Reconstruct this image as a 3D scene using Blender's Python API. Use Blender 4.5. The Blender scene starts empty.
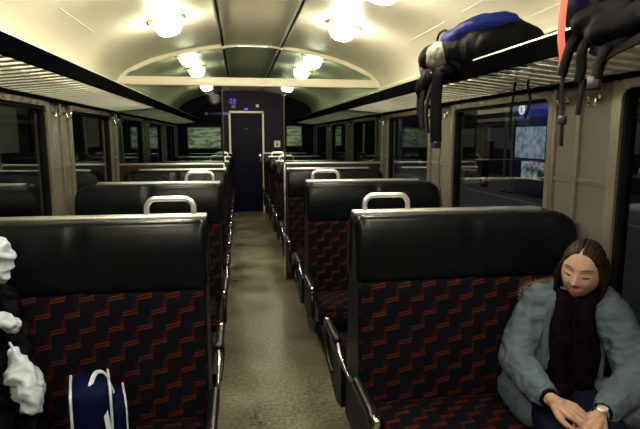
import bpy, bmesh, math, random
from mathutils import Vector, Matrix, noise
random.seed(7)
PI = math.pi
SC = bpy.context.scene
COL = SC.collection

# ------------------------------------------------------------------ camera, world, exposure
CAM = Vector((-0.155, 0.0, 1.53))
cd = bpy.data.cameras.new('camera'); cam = bpy.data.objects.new('camera', cd); COL.objects.link(cam)
cd.sensor_width = 36.0; cd.lens = 520.0 / 640.0 * 36.0; cd.clip_start = 0.02
cam.location = CAM
cam.rotation_euler = (math.radians(90 - 8.48), 0, math.radians(-8.76))
SC.camera = cam
w = bpy.data.worlds.new('night'); SC.world = w; w.use_nodes = True
w.node_tree.nodes['Background'].inputs[0].default_value = (0.010, 0.013, 0.020, 1)
w.node_tree.nodes['Background'].inputs[1].default_value = 0.5
SC.view_settings.view_transform = 'Standard'; SC.view_settings.look = 'None'
SC.view_settings.exposure = 0.0; SC.view_settings.gamma = 1.0
SC.view_settings.use_curve_mapping = False
LAMP_E = 120.0        # emission of the ceiling lamp glasses
LAMP_C = (1.0, 0.92, 0.71)

# ------------------------------------------------------------------ materials
MATS = {}
def nt(name):
    m = bpy.data.materials.new(name); m.use_nodes = True
    t = m.node_tree; b = t.nodes['Principled BSDF']; MATS[name] = m
    return m, t, b
def mat(name, col, rough=0.5, metal=0.0, var=0.0, scale=20.0, bump=0.0, spec=0.5, coat=0.0, sheen=0.0, bscale=None):
    m, t, b = nt(name)
    c = (*col, 1)
    b.inputs['Base Color'].default_value = c
    b.inputs['Roughness'].default_value = rough
    b.inputs['Metallic'].default_value = metal
    b.inputs['Specular IOR Level'].default_value = spec
    b.inputs['Coat Weight'].default_value = coat
    b.inputs['Sheen Weight'].default_value = sheen
    tc = t.nodes.new('ShaderNodeTexCoord')
    n = t.nodes.new('ShaderNodeTexNoise'); n.inputs['Scale'].default_value = scale; n.inputs['Detail'].default_value = 4
    t.links.new(tc.outputs['Object'], n.inputs['Vector'])
    r = t.nodes.new('ShaderNodeValToRGB')
    r.color_ramp.elements[0].position = 0.3; r.color_ramp.elements[1].position = 0.7
    r.color_ramp.elements[0].color = (*[x * (1 - var) for x in col], 1)
    r.color_ramp.elements[1].color = (*[min(1, x * (1 + var)) for x in col], 1)
    t.links.new(n.outputs['Fac'], r.inputs[0]); t.links.new(r.outputs[0], b.inputs['Base Color'])
    if bump:
        n2 = t.nodes.new('ShaderNodeTexNoise'); n2.inputs['Scale'].default_value = bscale or scale * 2; n2.inputs['Detail'].default_value = 3
        t.links.new(tc.outputs['Object'], n2.inputs['Vector'])
        bp = t.nodes.new('ShaderNodeBump'); bp.inputs['Strength'].default_value = bump; bp.inputs['Distance'].default_value = 0.01
        t.links.new(n2.outputs['Fac'], bp.inputs['Height']); t.links.new(bp.outputs[0], b.inputs['Normal'])
    return m
def emis(name, col, e):
    m, t, b = nt(name)
    b.inputs['Base Color'].default_value = (*[c * .6 for c in col], 1)
    b.inputs['Emission Color'].default_value = (*col, 1); b.inputs['Emission Strength'].default_value = e
    return m
def glass(name, tint, ior=1.5, gl=0.9):
    m = bpy.data.materials.new(name); m.use_nodes = True; t = m.node_tree; t.nodes.clear(); MATS[name] = m
    o = t.nodes.new('ShaderNodeOutputMaterial'); mx = t.nodes.new('ShaderNodeMixShader')
    tr = t.nodes.new('ShaderNodeBsdfTransparent'); tr.inputs[0].default_value = (*tint, 1)
    g = t.nodes.new('ShaderNodeBsdfGlossy'); g.inputs['Roughness'].default_value = 0.015
    f = t.nodes.new('ShaderNodeFresnel'); ge = t.nodes.new('ShaderNodeNewGeometry')
    # the node inverts the index on back faces: undo that so both faces of the thin pane reflect alike
    k = t.nodes.new('ShaderNodeMath'); k.operation = 'MULTIPLY_ADD'; t.links.new(ge.outputs['Backfacing'], k.inputs[0])
    k.inputs[1].default_value = 1 / ior - ior; k.inputs[2].default_value = ior; t.links.new(k.outputs[0], f.inputs[0])
    g.inputs[0].default_value = (gl, gl, gl, 1)
    t.links.new(f.outputs[0], mx.inputs[0]); t.links.new(tr.outputs[0], mx.inputs[1]); t.links.new(g.outputs[0], mx.inputs[2])
    t.links.new(mx.outputs[0], o.inputs[0])
    return m
def M_(t, op, a, b=None, c=None):
    n = t.nodes.new('ShaderNodeMath'); n.operation = op
    for i, v in enumerate((a, b, c)):
        if v is None: continue
        if hasattr(v, 'links'): t.links.new(v, n.inputs[i])
        else: n.inputs[i].default_value = v
    return n.outputs[0]
def fabric():
    m, t, b = nt('zigzag_fabric')
    uv = t.nodes.new('ShaderNodeUVMap'); uv.uv_map = 'UVMap'
    s = t.nodes.new('ShaderNodeSeparateXYZ'); t.links.new(uv.outputs[0], s.inputs[0])
    a, bb = 0.056, 0.060
    u, v = s.outputs[0], s.outputs[1]
    i = M_(t, 'FLOOR', M_(t, 'DIVIDE', v, bb))
    fz = M_(t, 'FRACT', M_(t, 'DIVIDE', v, bb))
    h = M_(t, 'MULTIPLY', M_(t, 'FRACT', M_(t, 'DIVIDE', M_(t, 'SUBTRACT', u, M_(t, 'MULTIPLY', i, a)), 2 * a)), 2.0)   # 0..2, segment in 0..1
    fs = M_(t, 'SUBTRACT', fz, M_(t, 'MULTIPLY', h, 0.16))
    seg = M_(t, 'LESS_THAN', h, 1.08)
    l1 = M_(t, 'MULTIPLY', M_(t, 'COMPARE', fs, 0.10, 0.055), seg)
    l2 = M_(t, 'MULTIPLY', M_(t, 'COMPARE', fs, 0.29, 0.05), seg)
    hor = M_(t, 'MAXIMUM', l1, l2)
    ver = M_(t, 'MAXIMUM', M_(t, 'COMPARE', h, 1.00, 0.10), M_(t, 'COMPARE', h, 0.80, 0.035))
    ver = M_(t, 'MULTIPLY', ver, M_(t, 'GREATER_THAN', fz, 0.15))
    n = t.nodes.new('ShaderNodeTexNoise'); n.inputs['Scale'].default_value = 900; t.links.new(uv.outputs[0], n.inputs['Vector'])
    ck = t.nodes.new('ShaderNodeTexChecker'); ck.inputs['Scale'].default_value = 1 / 0.112
    ck.inputs['Color1'].default_value = (0.0032, 0.005, 0.0075, 1); ck.inputs['Color2'].default_value = (0.0055, 0.0038, 0.007, 1)
    t.links.new(uv.outputs[0], ck.inputs['Vector'])
    def mix(f, c0, c1):
        k = t.nodes.new('ShaderNodeMix'); k.data_type = 'RGBA'
        for sock, v_ in ((k.inputs[0], f), (k.inputs[6], c0), (k.inputs[7], c1)):
            if hasattr(v_, 'links'): t.links.new(v_, sock)
            else: sock.default_value = v_
        return k.outputs[2]
    c = mix(ver, ck.outputs[0], (0.028, 0.0055, 0.0035, 1))
    c = mix(hor, c, (0.062, 0.0135, 0.0075, 1))
    c = mix(M_(t, 'MULTIPLY', n.outputs['Fac'], 0.5), c, (0.003, 0.003, 0.0035, 1))
    t.links.new(c, b.inputs['Base Color']); b.inputs['Roughness'].default_value = 0.95
    b.inputs['Specular IOR Level'].default_value = 0.02
    return m
FAB = fabric()
LEATHER = mat('black_leather', (0.0028, 0.0040, 0.0040), 0.27, var=.2, scale=6, bump=.05, bscale=220, spec=.15)
SHELL = mat('dark_shell', (0.004, 0.0045, 0.008), 0.5, var=.15, scale=9, spec=.15)
CHROME = mat('chrome', (0.78, 0.76, 0.70), 0.16, 1.0, var=.03, scale=40)
ALU = mat('brushed_aluminium', (0.68, 0.70, 0.68), 0.32, 1.0, var=.06, scale=60)
BLKPL = mat('black_plastic', (0.005, 0.005, 0.005), 0.32, var=.1, spec=.35)
CREAM = mat('cream_paint', (0.70, 0.65, 0.48), 0.42, var=.03, scale=3)
CEILM = mat('ceiling_paint', (0.62, 0.58, 0.45), 0.48, var=.05, scale=2.0, spec=.4)
CEILC = mat('ceiling_centre_panel', (0.50, 0.455, 0.34), 0.42, var=.10, scale=3.0, spec=.5)
PANEL = mat('wall_laminate', (0.115, 0.106, 0.082), 0.55, var=.10, scale=160, bump=.06, bscale=400)
FRAMEM = mat('window_frame_metal', (0.28, 0.26, 0.21), 0.38, 0.7, var=.08, scale=30)
RUBBER = mat('black_rubber', (0.005, 0.005, 0.005), 0.6, spec=.12)
RACKM = mat('rack_slats_paint', (0.72, 0.72, 0.62), 0.45, var=.05)
FASCIA = mat('black_rack_fascia', (0.0018, 0.0018, 0.0018), 0.9, spec=.0)
NAVY = mat('dark_navy_wall', (0.012, 0.009, 0.022), 0.6, var=.15, scale=2, spec=.12)
DOORM = mat('blue_black_door', (0.003, 0.003, 0.011), 0.5, var=.1, spec=.08)
GLASS = glass('window_glass', (0.72, 0.75, 0.76), 1.55)
TINT = glass('tinted_partition_glass', (0.42, 0.48, 0.43), 1.5, .03)
TINTD = glass('dark_tinted_arch_glass', (0.19, 0.24, 0.20), 1.5, .05)
BROWN = mat('brown_partition_laminate', (0.022, 0.017, 0.011), 0.35, var=.25, scale=8, spec=.2)

def floor_mat():
    m, t, b = nt('floor_linoleum')
    tc = t.nodes.new('ShaderNodeTexCoord')
    n1 = t.nodes.new('ShaderNodeTexNoise'); n1.inputs['Scale'].default_value = 46; n1.inputs['Detail'].default_value = 5
    n2 = t.nodes.new('ShaderNodeTexNoise'); n2.inputs['Scale'].default_value = 3.2; n2.inputs['Detail'].default_value = 5
    for n in (n1, n2): t.links.new(tc.outputs['Object'], n.inputs['Vector'])
    r = t.nodes.new('ShaderNodeValToRGB'); r.color_ramp.elements[0].position = .35; r.color_ramp.elements[1].position = .68
    r.color_ramp.elements[0].color = (.012, .011, .0065, 1); r.color_ramp.elements[1].color = (.185, .168, .104, 1)
    k = M_(t, 'ADD', M_(t, 'MULTIPLY', n1.outputs['Fac'], .62), M_(t, 'MULTIPLY', n2.outputs['Fac'], .38))
    t.links.new(k, r.inputs[0]); t.links.new(r.outputs[0], b.inputs['Base Color'])
    rr = M_(t, 'MULTIPLY_ADD', n2.outputs['Fac'], .5, .12); t.links.new(rr, b.inputs['Roughness'])
    return m
FLOORM = floor_mat()

# ------------------------------------------------------------------ mesh helpers
def obj(name, bm, m, parent=None, smooth=True, loc=None):
    me = bpy.data.meshes.new(name); bm.normal_update(); bm.to_mesh(me); bm.free()
    for x in (m if isinstance(m, (list, tuple)) else [m]): me.materials.append(x)
    if smooth:
        for p in me.polygons: p.use_smooth = True
        try: me.set_sharp_from_angle(angle=math.radians(38))
        except Exception: pass
    o = bpy.data.objects.new(name, me); COL.objects.link(o)
    if parent: o.parent = parent
    if loc: o.location = loc
    return o
def tag(o, label, cat, group=None, kind=None):
    o['label'] = label; o['category'] = cat
    if group: o['group'] = group
    if kind: o['kind'] = kind
    return o
def thing(name, label, cat, loc=(0, 0, 0), group=None, rz=0):
    o = bpy.data.objects.new(name, None); o.empty_display_size = .05; COL.objects.link(o); o.location = loc
    o.rotation_euler = (0, 0, rz)
    return tag(o, label, cat, group)
def struct(name, bm, m, smooth=False, parent=None, label=None):
    o = obj(name, bm, m, parent, smooth)
    if not parent: o['kind'] = 'structure'
    if label: o['label'] = label
    return o
def new(): return bmesh.new()
def box(bm, x0, x1, y0, y1, z0, z1, mi=0):
    vs = [bm.verts.new((x, y, z)) for x in (x0, x1) for y in (y0, y1) for z in (z0, z1)]
    for f in ((0, 1, 3, 2), (4, 6, 7, 5), (0, 4, 5, 1), (2, 3, 7, 6), (0, 2, 6, 4), (1, 5, 7, 3)):
        fc = bm.faces.new([vs[i] for i in f]); fc.material_index = mi
    return vs
def rbox(bm, c, s, r, n=(6, 6, 6), fn=None, uvf=None):
    """rounded box centred c, size s, corner radius r; fn deforms local coords; uvf gives uv from undeformed coords"""
    hx, hy, hz = s[0] / 2, s[1] / 2, s[2] / 2
    r = min(r, hx, hy, hz) * 0.999
    uvl = (bm.loops.layers.uv.get('UVMap') or bm.loops.layers.uv.new('UVMap')) if uvf else None
    def axis(h, n):
        k = 3
        a = [-h + r * (1 - math.cos(PI / 2 * i / k)) for i in range(k)]
        b = [-h + r + (2 * h - 2 * r) * i / n for i in range(n + 1)]
        return a + b + [-x for x in reversed(a)]
    X, Y, Z = axis(hx, n[0]), axis(hy, n[1]), axis(hz, n[2])
    cache = {}
    def V(i, j, k):
        key = (i, j, k)
        if key not in cache:
            p = Vector((X[i], Y[j], Z[k]))
            q = Vector((max(-hx + r, min(hx - r, p.x)), max(-hy + r, min(hy - r, p.y)), max(-hz + r, min(hz - r, p.z))))
            d = p - q
            if d.length > 1e-9: p = q + d.normalized() * r
            o = p.copy()
            if fn: p = Vector(fn(p))
            v = bm.verts.new(Vector(c) + p); cache[key] = (v, o)
        return cache[key]
    def face(ks, nrm):
        vs = [V(*k) for k in ks]
        f = bm.faces.new([v[0] for v in vs])
        if uvl:
            for l, v in zip(f.loops, vs): l[uvl].uv = uvf(v[1], nrm)
    nx, ny, nz = len(X) - 1, len(Y) - 1, len(Z) - 1
    for i in range(nx):
        for j in range(ny):
            face([(i, j, 0), (i, j + 1, 0), (i + 1, j + 1, 0), (i + 1, j, 0)], 'z')
            face([(i, j, nz), (i + 1, j, nz), (i + 1, j + 1, nz), (i, j + 1, nz)], 'z')
    for i in range(nx):
        for k in range(nz):
            face([(i, 0, k), (i + 1, 0, k), (i + 1, 0, k + 1), (i, 0, k + 1)], 'y')
            face([(i, ny, k), (i, ny, k + 1), (i + 1, ny, k + 1), (i + 1, ny, k)], 'y')
    for j in range(ny):
        for k in range(nz):
            face([(0, j, k), (0, j, k + 1), (0, j + 1, k + 1), (0, j + 1, k)], 'x')
            face([(nx, j, k), (nx, j + 1, k), (nx, j + 1, k + 1), (nx, j, k + 1)], 'x')
def smooth_path(pts, n=8):
    P = [Vector(p) for p in pts]; out = []
    for i in range(len(P) - 1):
        p0 = P[max(i - 1, 0)]; p1 = P[i]; p2 = P[i + 1]; p3 = P[min(i + 2, len(P) - 1)]
        for k in range(n):
            t = k / n
            out.append(0.5 * ((2 * p1) + (p2 - p0) * t + (2 * p0 - 5 * p1 + 4 * p2 - p3) * t * t + (3 * p1 - p0 - 3 * p2 + p3) * t ** 3))
    out.append(P[-1]); return out
def tube(bm, pts, r, seg=10, flat=None, cap=True, up=None):
    """r: number or list; flat=(a,b) makes a ribbon section with half sizes a (side) and b (thickness)"""
    P = [Vector(p) for p in pts]; n = len(P); rings = []
    T = [(P[min(i + 1, n - 1)] - P[max(i - 1, 0)]).normalized() for i in range(n)]
    U = Vector(up) if up else (Vector((0, 0, 1)) if abs(T[0].z) < .9 else Vector((1, 0, 0)))
    for i in range(n):
        U = U - T[i] * U.dot(T[i])
        if U.length < 1e-4: U = T[i].orthogonal()
        U.normalize(); S = T[i].cross(U).normalized()
        rr = r[i] if isinstance(r, (list, tuple)) else r
        ring = []
        for k in range(seg):
            a = 2 * PI * k / seg
            if flat:
                ca, sa = math.cos(a), math.sin(a)
                ex = abs(ca) ** .5 * (1 if ca > 0 else -1) * flat[0]; ey = abs(sa) ** .5 * (1 if sa > 0 else -1) * flat[1]
                ring.append(bm.verts.new(P[i] + S * ex + U * ey))
            else: ring.append(bm.verts.new(P[i] + S * math.cos(a) * rr + U * math.sin(a) * rr))
        rings.append(ring)
    for a, b in zip(rings, rings[1:]):
        for k in range(seg): bm.faces.new((a[k], a[(k + 1) % seg], b[(k + 1) % seg], b[k]))
    if cap: bm.faces.new(list(reversed(rings[0]))); bm.faces.new(rings[-1])
def lathe(bm, prof, c=(0, 0, 0), seg=20, mat3=None, sq=0):
    """prof: (r,z) pairs around z; sq squares the section"""
    rings = []
    for (r, z) in prof:
        ring = []
        for k in range(seg):
            a = 2 * PI * k / seg; rr = r
            if sq: rr = r / (abs(math.cos(a)) ** sq + abs(math.sin(a)) ** sq) ** (1 / sq)
            p = Vector((rr * math.cos(a), rr * math.sin(a), z))
            if mat3: p = mat3 @ p
            ring.append(bm.verts.new(p + Vector(c)))
        rings.append(ring)
    for a, b in zip(rings, rings[1:]):
        for k in range(seg): bm.faces.new((a[k], a[(k + 1) % seg], b[(k + 1) % seg], b[k]))
    bm.faces.new(list(reversed(rings[0]))); bm.faces.new(rings[-1])
def ball(bm, c, r, seg=20, fn=None, m3=None):
    c = Vector(c); rv = Vector(r) if isinstance(r, (tuple, list)) else Vector((r, r, r))
    g = bmesh.ops.create_uvsphere(bm, u_segments=seg, v_segments=max(6, seg * 2 // 3), radius=1)
    for v in g['verts']:
        p = Vector((v.co.x * rv.x, v.co.y * rv.y, v.co.z * rv.z))
        if fn: p = Vector(fn(p))
        if m3: p = m3 @ p
        v.co = p + c
def copy_tree(o, parent=None):
    c = o.copy(); COL.objects.link(c); c.parent = parent
    for ch in [x for x in bpy.data.objects if x.parent == o]: copy_tree(ch, c)
    return c
def quad_prism(bm, prof, y0, y1):
    """closed polygon prof of (x,z) extruded along y"""
    a = [bm.verts.new((x, y0, z)) for x, z in prof]; b = [bm.verts.new((x, y1, z)) for x, z in prof]
    n = len(prof)
    for i in range(n): bm.faces.new((a[i], a[(i + 1) % n], b[(i + 1) % n], b[i]))
    bm.faces.new(list(reversed(a))); bm.faces.new(b)

# ------------------------------------------------------------------ the carriage shell
Y0, Y1 = -2.2, 10.75; W = 1.36
PITCH = 1.65
bm = new(); box(bm, -W - .12, W + .12, Y0 - .1, Y1 + .1, -.08, 0); struct('floor', bm, FLOORM)

PROF = [(0, 2.462), (.17, 2.458), (.33, 2.443), (.50, 2.418), (.65, 2.388), (.80, 2.352), (.96, 2.305), (1.08, 2.258), (1.17, 2.215), (1.24, 2.172), (1.29, 2.128), (1.325, 2.075), (1.345, 2.0), (1.36, 1.90)]
FULL = [(-x, z) for x, z in reversed(PROF[1:])] + PROF
def roof_z(x):
    x = abs(x)
    for (a, za), (b, zb) in zip(PROF, PROF[1:]):
        if a <= x <= b: return za + (zb - za) * (x - a) / (b - a)
    return 1.9
bm = new()
inner = [(x, z) for x, z in FULL]
ra = []
for y in (Y0, Y1):
    ra.append(([bm.verts.new((x, y, z)) for x, z in FULL], [bm.verts.new((x * 1.09, y, z + .09)) for x, z in FULL]))
(a0, b0), (a1, b1) = ra
for i in range(len(FULL) - 1):
    bm.faces.new((a0[i], a0[i + 1], a1[i + 1], a1[i])); bm.faces.new((b0[i], b1[i], b1[i + 1], b0[i + 1]))
    bm.faces.new((a0[i], b0[i], b0[i + 1], a0[i + 1])); bm.faces.new((a1[i], a1[i + 1], b1[i + 1], b1[i]))
for i in (0, len(FULL) - 1):
    bm.faces.new((a0[i], a1[i], b1[i], b0[i]))
struct('ceiling', bm, CEILM, True)
# darker centre ceiling panel between the two rails
bm = new()
pts = [-.29, -.2, -.1, 0, .1, .2, .29]
quad_prism(bm, [(x, roof_z(x) - .012) for x in pts] + [(x, roof_z(x) + .004) for x in reversed(pts)], Y0, Y1)
struct('trim_1', bm, CEILC, True, label='darker brownish centre strip of the ceiling between the rails')
for k, s in ((2, -1), (3, 1)):
    bm = new()
    box(bm, s * .29 - .022, s * .29 - .010, Y0, Y1, roof_z(.29) - .028, roof_z(.29) + .01)
    box(bm, s * .29 + .010, s * .29 + .022, Y0, Y1, roof_z(.29) - .028, roof_z(.29) + .01)
    struct('trim_%d' % k, bm, ALU)
    bm = new(); box(bm, s * .29 - .010, s * .29 + .010, Y0, Y1, roof_z(.29) - .018, roof_z(.29) + .012)
    struct('trim_%d' % (k + 2), bm, RUBBER)
# cornice ledge at the foot of the cove on each side
for k, s in ((6, -1), (7, 1)):
    bm = new()
    quad_prism(bm, [(s * 1.365, 2.045), (s * 1.325, 2.045), (s * 1.315, 2.035), (s * 1.315, 2.022), (s * 1.365, 2.010)], Y0, Y1)
    struct('trim_%d' % k, bm, CREAM)
    for y in (1.15, 3.68, 8.4):
        bm = new(); box(bm, min(s * 1.30, s * 1.33), max(s * 1.30, s * 1.33), y - .018, y + .018, 1.985, 2.05)
        o = obj('bracket_clip', bm, CREAM); o['kind'] = 'structure'; o.name = 'trim_%d' % (20 + len([x for x in bpy.data.objects if x.name.startswith('trim_')]))

# walls with window openings
ZB, ZT = .66, 1.755
posts = [2.14 + PITCH * k for k in range(-3, 6)]          # post centres
PH = .228
wins = [(a + PH, b - PH) for a, b in zip(posts, posts[1:])]
wins = [w_ for w_ in wins if w_[0] > Y0 and w_[1] < Y1]
for side, s in (('left', -1), ('right', 1)):
    bm = new()
    x0, x1 = sorted((s * W, s * (W + .07)))
    box(bm, x0, x1, Y0, Y1, 0, ZB); box(bm, x0, x1, Y0, Y1, ZT, 2.0)
    ys = [Y0] + [v for w_ in wins for v in w_] + [Y1]
    for i in range(0, len(ys), 2): box(bm, x0, x1, ys[i], ys[i + 1], ZB, ZT)
    struct('wall_' + side, bm, PANEL)
    bm = new(); box(bm, *sorted((s * (W - .012), s * W)), Y0, Y1, 0, .10); struct('baseboard_' + side, bm, ALU)
wn = 0
def rr_ring(y0, y1, z0, z1, r, n=6):
    out = []
    for cy, cz, a0 in ((y1 - r, z1 - r, 0), (y0 + r, z1 - r, 90), (y0 + r, z0 + r, 180), (y1 - r, z0 + r, 270)):
        for k in range(n + 1):
            a = math.radians(a0 + 90 * k / n); out.append((cy + r * math.cos(a), cz + r * math.sin(a)))
    return out
for s in (-1, 1):
    for (a, b) in wins:
        wn += 1
        root = bpy.data.objects.new('window_%d' % wn, None); COL.objects.link(root); root['kind'] = 'structure'; root.location = (s * W, (a + b) / 2, ZB)
        L = Vector(root.location)
        bm = new()
        outer = rr_ring(a - .015, b + .015, ZB - .01, ZT + .01, .07); inn = rr_ring(a + .020, b - .020, ZB + .05, ZT - .035, .05)
        xs = (s * (W - .018), s * (W + .05))
        rings = [[bm.verts.new((x - L.x, y - L.y, z - L.z)) for y, z in rg] for rg in (outer, inn) for x in xs]
        n = len(outer); o0, o1, i0, i1 = rings
        for k in range(n):
            j = (k + 1) % n
            for q in ((o0[k], o0[j], i0[j], i0[k]), (o1[k], i1[k], i1[j], o1[j]), (o0[k], o1[k], o1[j], o0[j]), (i0[k], i0[j], i1[j], i1[k])): bm.faces.new(q)
        bmesh.ops.recalc_face_normals(bm, faces=bm.faces)
        obj('window_frame', bm, FRAMEM, root)
        bm = new()
        outer = rr_ring(a + .018, b - .018, ZB + .048, ZT - .033, .05); inn = rr_ring(a + .036, b - .036, ZB + .07, ZT - .052, .04)
        xs = (s * (W - .004), s * (W + .045))
        rings = [[bm.verts.new((x - L.x, y - L.y, z - L.z)) for y, z in rg] for rg in (outer, inn) for x in xs]
        o0, o1, i0, i1 = rings
        for k in range(n):
            j = (k + 1) % n
            for q in ((o0[k], o0[j], i0[j], i0[k]), (o1[k], i1[k], i1[j], o1[j]), (o0[k], o1[k], o1[j], o0[j]), (i0[k], i0[j], i1[j], i1[k])): bm.faces.new(q)
        bmesh.ops.recalc_face_normals(bm, faces=bm.faces)
        obj('rubber_seal', bm, RUBBER, root)
        bm = new(); c = sorted((s * (W + .018), s * (W + .024)))
        box(bm, c[0] - L.x, c[1] - L.x, a + .03 - L.y, b - .03 - L.y, .06, ZT - .045 - ZB)
        obj('glass_pane', bm, GLASS, root, smooth=False)
# vertical metal strips and seam band on the posts
k = 10
for s in (-1, 1):
    for p in posts:
        if not (Y0 < p < Y1 - .1): continue
        bm = new()
        for dy in (-PH + .022, 0.02, PH - .022):
            hw = .013 if dy == .02 else .016
            c = sorted((s * (W - .014), s * W)); box(bm, c[0], c[1], p + dy - hw, p + dy + hw, .1, 1.775)
        c = sorted((s * (W - .007), s * W)); box(bm, c[0], c[1], p - PH + .03, p + PH - .03, 1.325, 1.345)
        struct('trim_%d' % (k + 40), bm, FRAMEM); k += 1

# end walls
bm = new(); box(bm, -W, -.335, Y1, Y1 + .08, 0, 2.46); box(bm, .335, W, Y1, Y1 + .08, 0, 2.46); box(bm, -.335, .335, Y1, Y1 + .08, 2.03, 2.5)
struct('wall_back', bm, NAVY)
bm = new(); box(bm, -W, W, Y0 - .08, Y0, 0, 2.5); struct('wall_front', bm, NAVY)
root = bpy.data.objects.new('door_1', None); COL.objects.link(root); root['kind'] = 'structure'; root.location = (0, Y1, 0)
bm = new()
box(bm, -.35, -.315, -.03, .06, 0, 2.045); box(bm, .315, .35, -.03, .06, 0, 2.045); box(bm, -.35, .35, -.03, .06, 2.005, 2.045)
obj('door_frame', bm, CREAM, root, False)
bm = new(); rbox(bm, (0, .03, 1.0), (.63, .04, 2.0), .008, (2, 1, 2)); obj('door_leaf', bm, DOORM, root)
bm = new(); rbox(bm, (.27, -.01, 1.11), (.035, .02, .16), .008, (1, 1, 1)); tube(bm, [(.27, -.02, 1.15), (.27, -.055, 1.15), (.22, -.06, 1.15)], .009, 8)
tube(bm, [(.27, -.02, 1.07), (.27, -.04, 1.07)], .012, 8)
obj('door_handle', bm, CHROME, root)
bm = new(); box(bm, -.045, .03, -.001, .008, 1.685, 1.70); obj('door_label', bm, mat('lilac_label', (.12, .12, .40), .5), root, False)

# ------------------------------------------------------------------ arched glass partition
PY = 5.5
root = bpy.data.objects.new('trim_8', None); COL.objects.link(root); root['kind'] = 'structure'; root.location = (0, PY, 0)
bm = new()
def offs(d): return [(x * (1 - d / 1.36), z - d * (.9 if abs(x) < 1.2 else .3)) for x, z in FULL if z > 2.05]
for (d0, d1, ya, yb) in ((0.0, .035, -.03, .03),):
    A = offs(d0); B = offs(d1)
    R = [[bm.verts.new((x, y, z)) for x, z in P_] for P_ in (A, B) for y in (ya, yb)]
    for i in range(len(A) - 1):
        for p_, q_ in ((0, 1), (1, 3), (3, 2), (2, 0)): bm.faces.new((R[p_][i], R[p_][i + 1], R[q_][i + 1], R[q_][i]))
bmesh.ops.recalc_face_normals(bm, faces=bm.faces)
obj('arch_frame', bm, CREAM, root)
bm = new(); rbox(bm, (0, 0, 2.082), (2.70, .075, .085), .012, (3, 1, 1)); obj('cross_beam', bm, CREAM, root)
bm = new()
A = [(x, z) for x, z in offs(.02)]
top = [bm.verts.new((x, 0, z)) for x, z in A]; bot = [bm.verts.new((x, 0, 2.10)) for x, z in A]
for i in range(len(A) - 1): bm.faces.new((top[i], top[i + 1], bot[i + 1], bot[i]))
obj('arch_glass', bm, TINTD, root, False)
for s in (-1, 1):
    bm = new(); box(bm, *sorted((s * .318, s * 1.355)), -.003, .003, 1.255, 2.045); obj('glass_panel', bm, TINT, root, False)
    bm = new(); rbox(bm, (s * .315, 0, 1.25), (.014, .02, 1.60), .003, (1, 1, 1)) ; obj('glass_edge_strip', bm, mat('edge_strip', (.035, .033, .028), .6, spec=.1) if 'edge_strip' not in MATS else MATS['edge_strip'], root)
    bm = new(); box(bm, *sorted((s * .31, s * 1.36)), -.018, .018, .0, 1.25); obj('lower_panel', bm, BROWN, root, False)
    bm = new(); rbox(bm, (s * .835, 0, 1.256), (1.05, .05, .022), .008, (2, 1, 1)); rbox(bm, (s * .314, 0, .63), (.016, .05, 1.25), .006, (1, 1, 2)); obj('panel_trim', bm, ALU, root)
    bm = new(); rbox(bm, (s * .29, -.03, 2.425), (.045, .03, .04), .006, (1, 1, 1)); obj('rail_end_cap', bm, CREAM, root)
bm = new(); rbox(bm, (0.0, -.035, 2.432), (.30, .03, .022), .005, (2, 1, 1)); obj('vent_slot', bm, ALU, root)

# framed advert edges on the coves (thin raised strips)
k = 90
for s in (-1, 1):
    for (ya, yb) in ((1.15, 1.75), (2.05, 2.95), (3.2, 3.9)):
        bm = new()
        xa, xb = 1.12, 1.29
        for x in (xa, xb):
            z = roof_z(x); box(bm, min(s * x, s * (x + .006)), max(s * x, s * (x + .006)), ya, yb, z - .003, z + .004)
        struct('trim_%d' % k, bm, CEILM); k += 1

# ------------------------------------------------------------------ luggage racks
XF = .95
for s, nm in ((-1, 'left'), (1, 'right')):
    t = thing('luggage_rack', 'long overhead rack with pale slats and black front rail along the %s windows' % nm, 'luggage rack', (s * W, 5, 1.8), 'overhead racks')
    L = Vector(t.location)
    def P(x, y, z): return (s * x - L.x, y - L.y, z - L.z)
    bm = new()
    quad_prism(bm, [(s * (XF - .012) - L.x, .012), (s * (XF - .012) - L.x, .078), (s * (XF - .004) - L.x, .085), (s * (XF + .012) - L.x, .085), (s * (XF + .014) - L.x, .012)], Y0 + .02 - L.y, Y1 - .02 - L.y)
    bmesh.ops.recalc_face_normals(bm, faces=bm.faces)
    obj('front_rail', bm, FASCIA, t, False)
    bm = new()
    quad_prism(bm, [(s * (XF - .008) - L.x, .085), (s * (XF + .006) - L.x, .085), (s * (XF + .006) - L.x, .091), (s * (XF - .008) - L.x, .091)], Y0 + .02 - L.y, Y1 - .02 - L.y)
    bmesh.ops.recalc_face_normals(bm, faces=bm.faces)
    obj('metal_lip', bm, ALU, t, False)
    bm = new(); y = Y0 + .1
    while y < Y1 - .1:
        pts = [P(XF + .01, y, 1.822), P(1.345, y, 1.785)]
        a, b = Vector(pts[0]), Vector(pts[1])
        for hw, hh in ((.024, .0016),):
            vs = []
            for p in (a, b):
                for dy, dz in ((-hw, -hh), (hw, -hh), (hw, hh), (-hw, hh)): vs.append(bm.verts.new(p + Vector((0, dy, dz))))
            for f in ((0, 1, 2, 3), (7, 6, 5, 4), (0, 4, 5, 1), (1, 5, 6, 2), (2, 6, 7, 3), (3, 7, 4, 0)): bm.faces.new([vs[i] for i in f])
        y += .105
    bmesh.ops.recalc_face_normals(bm, faces=bm.faces)
    obj('slats', bm, RACKM, t, False)
    bm = new(); c = sorted((s * 1.335 - L.x, s * 1.36 - L.x)); box(bm, c[0], c[1], Y0 + .02 - L.y, Y1 - .02 - L.y, -.045, -.022)
    obj('wall_rail', bm, FASCIA, t, False)


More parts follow.
